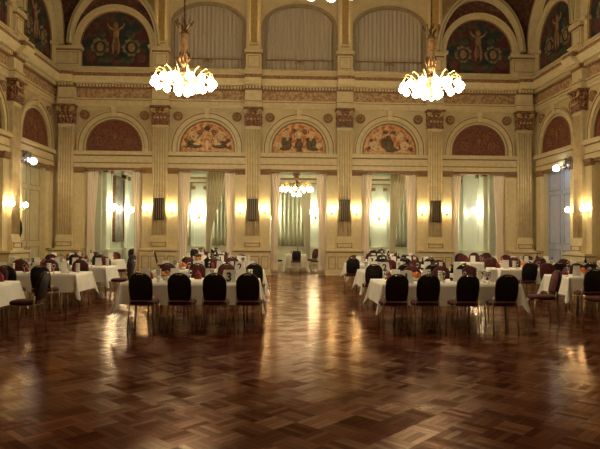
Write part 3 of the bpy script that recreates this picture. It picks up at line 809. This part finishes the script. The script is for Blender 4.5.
def make_chair():
    r=empty('banquet_chair')
    b=MB(); sw=.22; pts=[]
    for i in range(24):
        a=2*PI*i/24; c,s=math.cos(a),math.sin(a); pts.append((math.copysign(abs(c)**.55,c)*sw, math.copysign(abs(s)**.55,s)*.215))
    T=Matrix.Translation((0,0,.47))@Matrix.Rotation(PI/2,4,'X')
    # pad outline lies in x,z -> rotate so it is horizontal
    pad(b,[(p[0],p[1]) for p in pts],-.035,.035,.10,0,M=Matrix.Translation((0,.0,.465))@Matrix.Rotation(-PI/2,4,'X'))
    b.build('seat',RED,r)
    lean=Matrix.Translation((0,-.215,.54))@Matrix.Rotation(R_(13),4,'X')
    o=outline_back(.182,0,.425)
    b=MB(); pad(b,o,.002,.045,.07,0,M=lean); b.build('backrest',RED,r)
    b=MB(); pad(b,outline_back(.190,-.03,.435),-.022,.004,.04,0,M=lean); b.build('back_shell',DARKBACK,r)
    b=MB(); b.tube([lean@Vector((x,-.028,.397+.012*(1-(x/.05)**2))) for x in (-.05,-.03,0,.03,.05)],.011,6); b.build('handle',CHROME,r)
    for sx in (-1,1):
        b=MB(); b.tube([(sx*.19,.17,.435),(sx*.195,.185,.22),(sx*.20,.20,0)],.011,7); b.build('leg',LEGM,r)
        b=MB(); b.tube([(sx*.185,-.205,.58),(sx*.19,-.19,.46),(sx*.197,-.215,.24),(sx*.205,-.245,0)],.011,7); b.build('leg',LEGM,r)
    b=MB()
    for sx in (-1,1): b.tube([(sx*.19,-.19,.432),(sx*.19,.18,.432)],.010,6)
    b.tube([(-.19,-.19,.432),(.19,-.19,.432)],.010,6); b.tube([(-.19,.17,.432),(.19,.17,.432)],.010,6)
    b.build('seat_frame',LEGM,r)
    return r
ch0=make_chair(); TC=[(c,[]) for c in kids(ch0)]; ch_used=[False]
def chair(x,y,rz,label,grp,jit=3):
    rz+=R_(random.uniform(-jit,jit))
    if not ch_used[0]:
        ch_used[0]=True; ch0.location=(x,y,0); ch0.rotation_euler=(0,0,rz); return tag(ch0,label,'chair',grp)
    return clone(ch0,TC,(x,y,0),rz,label,'chair',grp)

# ------------------------------------------------------------------ table and cloth
def table(x0,x1,y0,y1,label):
    cx,cy=(x0+x1)/2,(y0+y1)/2; w,d=(x1-x0)/2,(y1-y0)/2
    r=empty('banquet_table',(cx,cy,0)); tag(r,'banquet table under the white cloth, '+label,'table','cloth-covered banquet tables')
    b=MB(); b.box(-w+.01,w-.01,-d+.01,d-.01,.70,.735); b.build('tabletop',WOODT,r)
    for sx in (-1,1):
        for sy in (-1,1):
            b=MB(); b.tube([(sx*(w-.25),sy*(d-.12),.70),(sx*(w-.22),sy*(d-.10),0)],.016,6); b.build('leg',TMETAL,r)
    return r
def cloth(x0,x1,y0,y1,label,h=.40,seed=0):
    rnd=random.Random(seed); cx,cy=(x0+x1)/2,(y0+y1)/2; w,d=(x1-x0)/2+.006,(y1-y0)/2+.006
    ns=7                                # steps down the skirt
    # perimeter samples: (point on edge, outward dir, overhang kind)
    per=[]
    def edge(ax,ay,bx,by,nx,ny,n):
        for i in range(n):
            t=i/n; per.append(((ax+(bx-ax)*t,ay+(by-ay)*t),(nx,ny),0.0,t))
    def corner(px,py,a0,n=8):
        for i in range(n):
            t=i/n; a=a0+t*PI/2; per.append(((px,py),(math.cos(a),math.sin(a)),math.sin(PI*t)**1.3,t))
    nl=max(10,int((x1-x0)*14)); nd=max(8,int((y1-y0)*14))
    edge(w,-d,w,d,1,0,nd); corner(w,d,0); edge(w,d,-w,d,0,1,nl); corner(-w,d,PI/2); edge(-w,d,-w,-d,-1,0,nd); corner(-w,-d,PI); edge(-w,-d,w,-d,0,-1,nl); corner(w,-d,1.5*PI)
    n=len(per); vs=[]; ph=[rnd.uniform(0,6.28) for _ in range(4)]
    for k in range(ns+1):
        t=k/ns
        for i,(p,nrm,c,tt) in enumerate(per):
            drop=h*(1+.45*c); ss=drop*t
            fl=.05+.16*c
            fold=.010*t*math.sin(i*.9+ph[0])+  .009*t*math.sin(i*.37+ph[1])
            out=ss*math.sin(fl)+ (fold if c==0 else .0) + .03*t*(1 if c==0 else 1+c)
            out = max(out,.0)+.004
            vs.append((p[0]+nrm[0]*out,p[1]+nrm[1]*out,.742-ss*math.cos(fl)-(.0)))
    fs=[]
    for k in range(ns):
        for i in range(n):
            j=(i+1)%n; fs.append((k*n+i,(k+1)*n+i,(k+1)*n+j,k*n+j))
    top=len(vs); vs.append((0,0,.742)); fs+=[(i,(i+1)%n,top) for i in range(n)]
    b=MB(); b.add(vs,fs,0,True); o=b.build('tablecloth',LINEN,None,(cx,cy,0)); tag(o,'white linen tablecloth on '+label,'tablecloth','white tablecloths'); return o

# ------------------------------------------------------------------ table settings (z=0 is the table surface)
def card_mesh(w,h,sp=.035):
    b=MB(); t=.003
    b.add([(-w/2,-sp,0),(w/2,-sp,0),(w/2,0,h),(-w/2,0,h),(-w/2,-sp+t,0),(w/2,-sp+t,0),(w/2,t,h-t),(-w/2,t,h-t)],[(0,1,2,3),(7,6,5,4),(0,4,5,1),(1,5,6,2),(3,7,4,0),(2,6,7,3)])
    b.add([(-w/2,sp,0),(w/2,sp,0),(w/2,0,h),(-w/2,0,h),(-w/2,sp+t,0),(w/2,sp+t,0),(w/2,t,h),(-w/2,t,h)],[(3,2,1,0),(4,5,6,7),(0,1,5,4),(1,2,6,5),(3,0,4,7)])
    return b.mesh('menu_card',CARD)
MENU=card_mesh(.15,.22)
def numcard_mesh():
    b=MB(); h=.215
    b.add([(-.13,-.045,0),(.13,-.045,0),(.095,0,h),(-.095,0,h),(-.13,.045,0),(.13,.045,0)],[(0,1,2,3),(3,2,5,4),(0,3,4),(1,5,2),(0,4,5,1)]); return b.mesh('number_card',CARD)
NUMC=numcard_mesh()
def numeral_mesh(t):
    cu=bpy.data.curves.new('numeral','FONT'); cu.body=t; cu.size=.21; cu.extrude=.001; cu.offset=.005; cu.align_x='CENTER'
    o=bpy.data.objects.new('tmp_numeral',cu); col.objects.link(o)
    bpy.context.view_layer.update()
    me=bpy.data.meshes.new_from_object(o); bpy.data.objects.remove(o); me.materials.clear(); me.materials.append(INK); me.name='numeral'
    return me
def glass_mesh():
    b=MB(); b.lathe([(0,0),(.032,0),(.032,.004),(.005,.008),(.004,.09),(.02,.10),(.034,.13),(.036,.16),(.030,.20),(.028,.20),(.034,.16),(.032,.132),(.018,.103),(0,.10)],12); return b.mesh('wine_glass',GLASS)
WG=glass_mesh()
def bottle_parts():
    b=MB(); b.lathe([(0,0),(.037,0),(.038,.01),(.038,.18),(.030,.215),(.014,.24),(.013,.29),(.016,.292),(.016,.305),(0,.306)],12); body=b.mesh('wine_bottle',BOTT)
    b=MB(); b.lathe([(.0385,.06),(.0388,.06),(.0388,.14),(.0385,.14)],12); return body,b.mesh('bottle_label',CARD)
BO,BL=bottle_parts()
def napkin_mesh():
    b=MB(); n=10; vs=[(0,0,.17)]
    for i in range(n):
        a=2*PI*i/n; r=.075 if i%2 else .055; vs.append((r*math.cos(a),r*.75*math.sin(a),0))
    for i in range(n):
        a=2*PI*i/n; r=.055 if i%2 else .038; vs.append((r*math.cos(a),r*.75*math.sin(a),.09))
    fs=[(1+i,1+(i+1)%n,1+n+(i+1)%n,1+n+i) for i in range(n)]+[(1+n+i,1+n+(i+1)%n,0) for i in range(n)]+[tuple(range(1,n+1))[::-1]]
    b.add(vs,fs,0,True); return b.mesh('folded_napkin',NAPK)
NP=napkin_mesh()
def flowers():
    b=MB(); b.lathe([(0,0),(.05,0),(.075,.03),(.08,.07),(.072,.07),(.06,.03),(0,.02)],14); bowl=b.mesh('flower_bowl',CERAM)
    b=MB(); rr=random.Random(3)
    for i in range(16):
        a=rr.uniform(0,6.28); r=rr.uniform(0,.075); b.sph((r*math.cos(a),r*math.sin(a),.09+rr.uniform(0,.06)-r*.3),.03,7,5)
    bl=b.mesh('blossoms',ORANGE); b=MB()
    for i in range(9):
        a=i*.7; b.add([(0,0,.06),(.05*math.cos(a-.3),.05*math.sin(a-.3),.09),(.085*math.cos(a),.085*math.sin(a),.07),(.05*math.cos(a+.3),.05*math.sin(a+.3),.09)],[(0,1,2,3)])
    return bowl,bl,b.mesh('leaves',LEAF)
FB,FBL,FLV=flowers()
def cups_mesh():
    b=MB()
    for k in range(4): b.lathe([(0,.0),(.03,0),(.045,.035),(.048,.055),(.044,.055),(.028,.006),(0,.006)],12,c=(0,0,k*.045))
    return b.mesh('cup_stack',CERAM)
CUP=cups_mesh()
TZ=.745
ordw=['first','second','third','fourth','fifth','sixth','seventh','eighth','ninth','tenth']
def dress(x0,x1,y0,y1,lab,num=None,seed=0,dens=1.0,numx=None):
    rd=random.Random(seed*13+5); W=x1-x0; D=y1-y0
    used=[]
    def spot(fx,fy):
        for _ in range(60):
            x=x0+W*min(.96,max(.04,fx+rd.uniform(-.03,.03))); y=y0+D*min(.88,max(.12,fy+rd.uniform(-.06,.06)))
            if all((x-u[0])**2+(y-u[1])**2>.18**2 for u in used): used.append((x,y)); return x,y
            fx+=rd.uniform(-.05,.05); fy+=rd.uniform(-.1,.1)
        used.append((x,y)); return None
    def series(kind,n,fy,fn,what,cat,off=0):
        xs=[]
        for i in range(n):
            p=spot((i+.5+off)/n,fy)
            if p: xs.append(p)
        xs.sort()
        for i,p in enumerate(xs):
            pos = ('' if len(xs)==1 else ordw[i]+' from left ')
            fn(p, '%s, %son %s'%(what,pos,lab) , cat)
    if num:
        nx=numx if numx is not None else x0+W*.6
        used.append((nx,y0+.16)); used.append((nx-.12,y0+.16)); used.append((nx+.12,y0+.16))
        o=put('number_card',NUMC,None,(nx,y0+.16,TZ),R_(rd.uniform(-6,6))); tag(o,'white folded table number card reading %s on %s'%(num,lab),'sign','table number cards')
        nm=put('numeral',numeral_mesh(num),o,(0,-.0445,.025)); nm.rotation_euler=(R_(90-11.8),0,0)
    g=lambda nme:'%s on the %s'%(nme,lab)
    series('m',max(1,round(W*1.4*dens)),.4,lambda p,l,c: tag(put('menu_card',MENU,None,(p[0],p[1],TZ),R_(rd.uniform(-25,25))),l,c,g('menu cards')),'white standing menu card','card')
    def bottle(p,l,c):
        o=put('wine_bottle',BO,None,(p[0],p[1],TZ)); put('bottle_label',BL,o); tag(o,l,c,g('bottles'))
    series('b',max(1,round(W*.45*dens)),.55,bottle,'dark wine bottle with pale label','bottle',.1)
    def fl(p,l,c):
        o=put('flower_bowl',FB,None,(p[0],p[1],TZ)); put('blossoms',FBL,o); put('leaves',FLV,o); tag(o,l,c,g('flower bowls'))
    series('f',max(1,round(W*.32*dens)),.5,fl,'orange flowers in a small bowl','flowers',-.2)
    series('g',max(2,round(W*2.4*dens)),.28,lambda p,l,c: tag(put('wine_glass',WG,None,(p[0],p[1],TZ)),l,c,g('glasses')),'clear wine glass','glass')
    series('n',max(1,round(W*1.7*dens)),.75,lambda p,l,c: tag(put('folded_napkin',NP,None,(p[0],p[1],TZ)),l,c,g('napkins')),'folded wine-red napkin','napkin')
    series('c',max(1,round(W*1.2*dens)),.7,lambda p,l,c: tag(put('cup_stack',CUP,None,(p[0],p[1],TZ)),l,c,g('cup stacks')),'stack of cream cups','cups',.25)

def place(lab,x0,x1,y0,y1,near,far,num=None,seed=0,dens=1.0,h=.36,numx=None,sides=()):
    table(x0,x1,y0,y1,lab); cloth(x0,x1,y0,y1,lab,h,seed); dress(x0,x1,y0,y1,lab,num,seed,dens,numx)
    near=sorted(near); far=sorted(far)
    for i,x in enumerate(near):
        pos=(ordw[i]+' from left' if len(near)>1 else 'alone')
        chair(x,y0-.36,0,'dark chair, %s, nearside of %s'%(pos,lab),'chairs at the near side of the '+lab)
    for i,x in enumerate(far):
        pos=(ordw[i]+' from left' if len(far)>1 else 'alone')
        chair(x,y1+.33,PI,'red chair, %s, behind %s'%(pos,lab),'chairs behind the '+lab)
    for (x,y,rz,nm) in sides: chair(x,y,rz,nm,None,6)

A='left of aisle'; B='right of aisle'
place('front table '+A,-2.60,-.31,9.72,10.9,[-2.12,-1.51,-.97,-.43],[-2.15,-1.55,-1.0],'3',1,1.2,numx=-.80)
place('second table '+A,-2.80,-.30,12.9,14.0,[-2.3,-1.65,-1.05,-.45],[-2.2,-1.55,-1.1],'2',2,1.2,numx=-.82)
place('third table '+A,-2.85,-.75,16.4,17.5,[-2.4,-1.8,-1.2],[-2.4,-1.7,-1.1],'8',3,1.2,numx=-.95)
place('front table '+B,1.82,4.22,9.66,10.85,[1.92,2.45,3.07,3.72],[2.75,3.35,3.95],'1',4,1.2,numx=2.26,
   sides=[(4.85,10.25,R_(80),'red chair turned sideways at the right end of the front table right of the aisle')])
place('second table '+B,2.02,4.60,12.9,14.0,[2.13,2.8,3.4,4.1],[2.95,3.6,4.2],'2',5,1.2,numx=2.50)
place('third table '+B,2.12,4.80,16.4,17.5,[2.15,2.9,3.6,4.3],[2.5,3.1,3.8,4.4],'3',6,1.2,numx=2.80)
place('fourth table '+B,3.1,5.0,19.4,20.3,[3.5,4.3],[3.5,4.3],None,7,1.0)
place('fourth table '+A,-2.9,-1.5,19.5,20.4,[-2.6,-1.9],[-2.5,-1.9],None,8,1.0)
LW='by left wall'; RW='by right wall'
place('first table '+LW,-6.9,-4.45,9.2,10.1,[-5.4,-6.1],[-5.1,-5.8,-6.4],None,9,1.2,
   sides=[(-3.98,9.3,R_(97),'red chair seen from the side at right end of first table by the left wall')])
place('second table '+LW,-6.7,-4.05,11.75,12.75,[-4.5,-5.15,-5.8],[-4.5,-5.2,-5.9,-6.5],None,10,1.2)
place('third table '+LW,-6.9,-4.22,14.32,15.25,[-4.62,-5.3,-6.0],[-4.7,-5.4,-6.1],None,11,1.2,
   sides=[(-3.72,13.9,R_(95),'red chair seen from the side at the right end of third table by left wall')])
place('fourth table '+LW,-7.4,-5.05,18.2,19.2,[-5.4,-6.1,-6.8],[-5.5,-6.2,-6.9],None,12,1.2,
   sides=[(-4.62,17.6,R_(70),'red chair turned at the right end of the fourth table by the left wall')])
place('first table '+RW,5.95,8.6,11.35,12.4,[6.12,6.85,7.6],[6.3,7.0,7.7,8.3],None,13,1.2,
   sides=[(5.75,9.9,R_(30),'dark chair at the right edge of the view, before first table by right wall')])
place('second table '+RW,5.65,8.7,14.1,15.1,[6.1,6.8,7.6],[6.0,6.7,7.4,8.1],None,14,1.2)
place('third table '+RW,6.0,8.9,17.4,18.4,[6.4,7.1,7.9],[6.3,7.0,7.8,8.5],None,15,1.2)
chair(-4.05,20.7,R_(-75),'red chair standing alone before the pillar left of the second doorway',None)
chair(6.75,21.0,R_(5),'dark-backed chair standing before the far right doorway',None)
chair(7.45,21.2,R_(160),'red-fronted chair, left of two before the far right doorway',None)
chair(8.0,21.3,R_(165),'red-fronted chair, right of two before the far right doorway',None)
# annex tables
place('table beyond central doorway',.45,1.30,24.6,25.5,[.86],[.9],None,16,1.0,.55,
   sides=[(1.72,24.7,R_(80),'red chair at the right of the table beyond the central doorway'),(1.62,26.1,R_(130),'red chair behind the table beyond the central doorway, on its right'),(.08,25.1,R_(-95),'red chair at the left of the table beyond the central doorway')])
place('table beyond far left doorway',-6.5,-5.3,25.6,26.6,[-6.2,-5.6],[-6.1,-5.5],None,17,1.3,.55)
place('table beyond second doorway from left',-4.0,-2.5,26.0,27.0,[-3.6,-2.9],[-3.6,-2.9],None,18,1.0,.5)
place('table beyond second doorway from right',3.9,5.6,25.8,26.8,[4.3,5.1],[4.3,5.1],None,19,1.0,.5)
place('table beyond far right doorway',6.5,8.1,25.2,26.2,[6.9,7.7],[6.9,7.7],None,20,1.0,.5)

# dark coat on a hook near the left corner
ct=empty('hanging_coat',(CX-HW+.16,19.62,2.05)); 
tag(ct,'dark coat hanging on the left wall below the smaller sconce','coat')
b=MB(); b.sph((0,0,-.22),(.07,.14,.22),12,9); b.sph((0,0,-.45),(.06,.11,.25),12,9); b.tube([(0,.10,-.10),(.02,.14,-.35),(0,.12,-.52)],[.05,.04,.035],8); b.build('coat_body',COAT,ct)
b=MB(); b.tube([(0,0,0),(-.02,0,.03),(-.06,0,.03)],.01,6); b.build('hook',BRASS,ct)

# ------------------------------------------------------------------ world, camera
w=bpy.data.worlds.new('World'); scn.world=w; w.use_nodes=True
w.node_tree.nodes['Background'].inputs[0].default_value=(.9,.7,.45,1); w.node_tree.nodes['Background'].inputs[1].default_value=.0
cam=bpy.data.cameras.new('camera'); co=bpy.data.objects.new('camera',cam); col.objects.link(co)
cam.sensor_width=36; cam.lens=570*36/600; cam.clip_end=200
co.matrix_world=Matrix.Translation((0,0,1.55))@Matrix.Rotation(R_(-2.4),4,'Z')@Matrix.Rotation(R_(90+1.156),4,'X')@Matrix.Rotation(R_(.38),4,'Z')
scn.camera=co
vs=scn.view_settings; vs.view_transform='Standard'; vs.look='None'; vs.gamma=1; vs.exposure=0.52; vs.use_curve_mapping=False
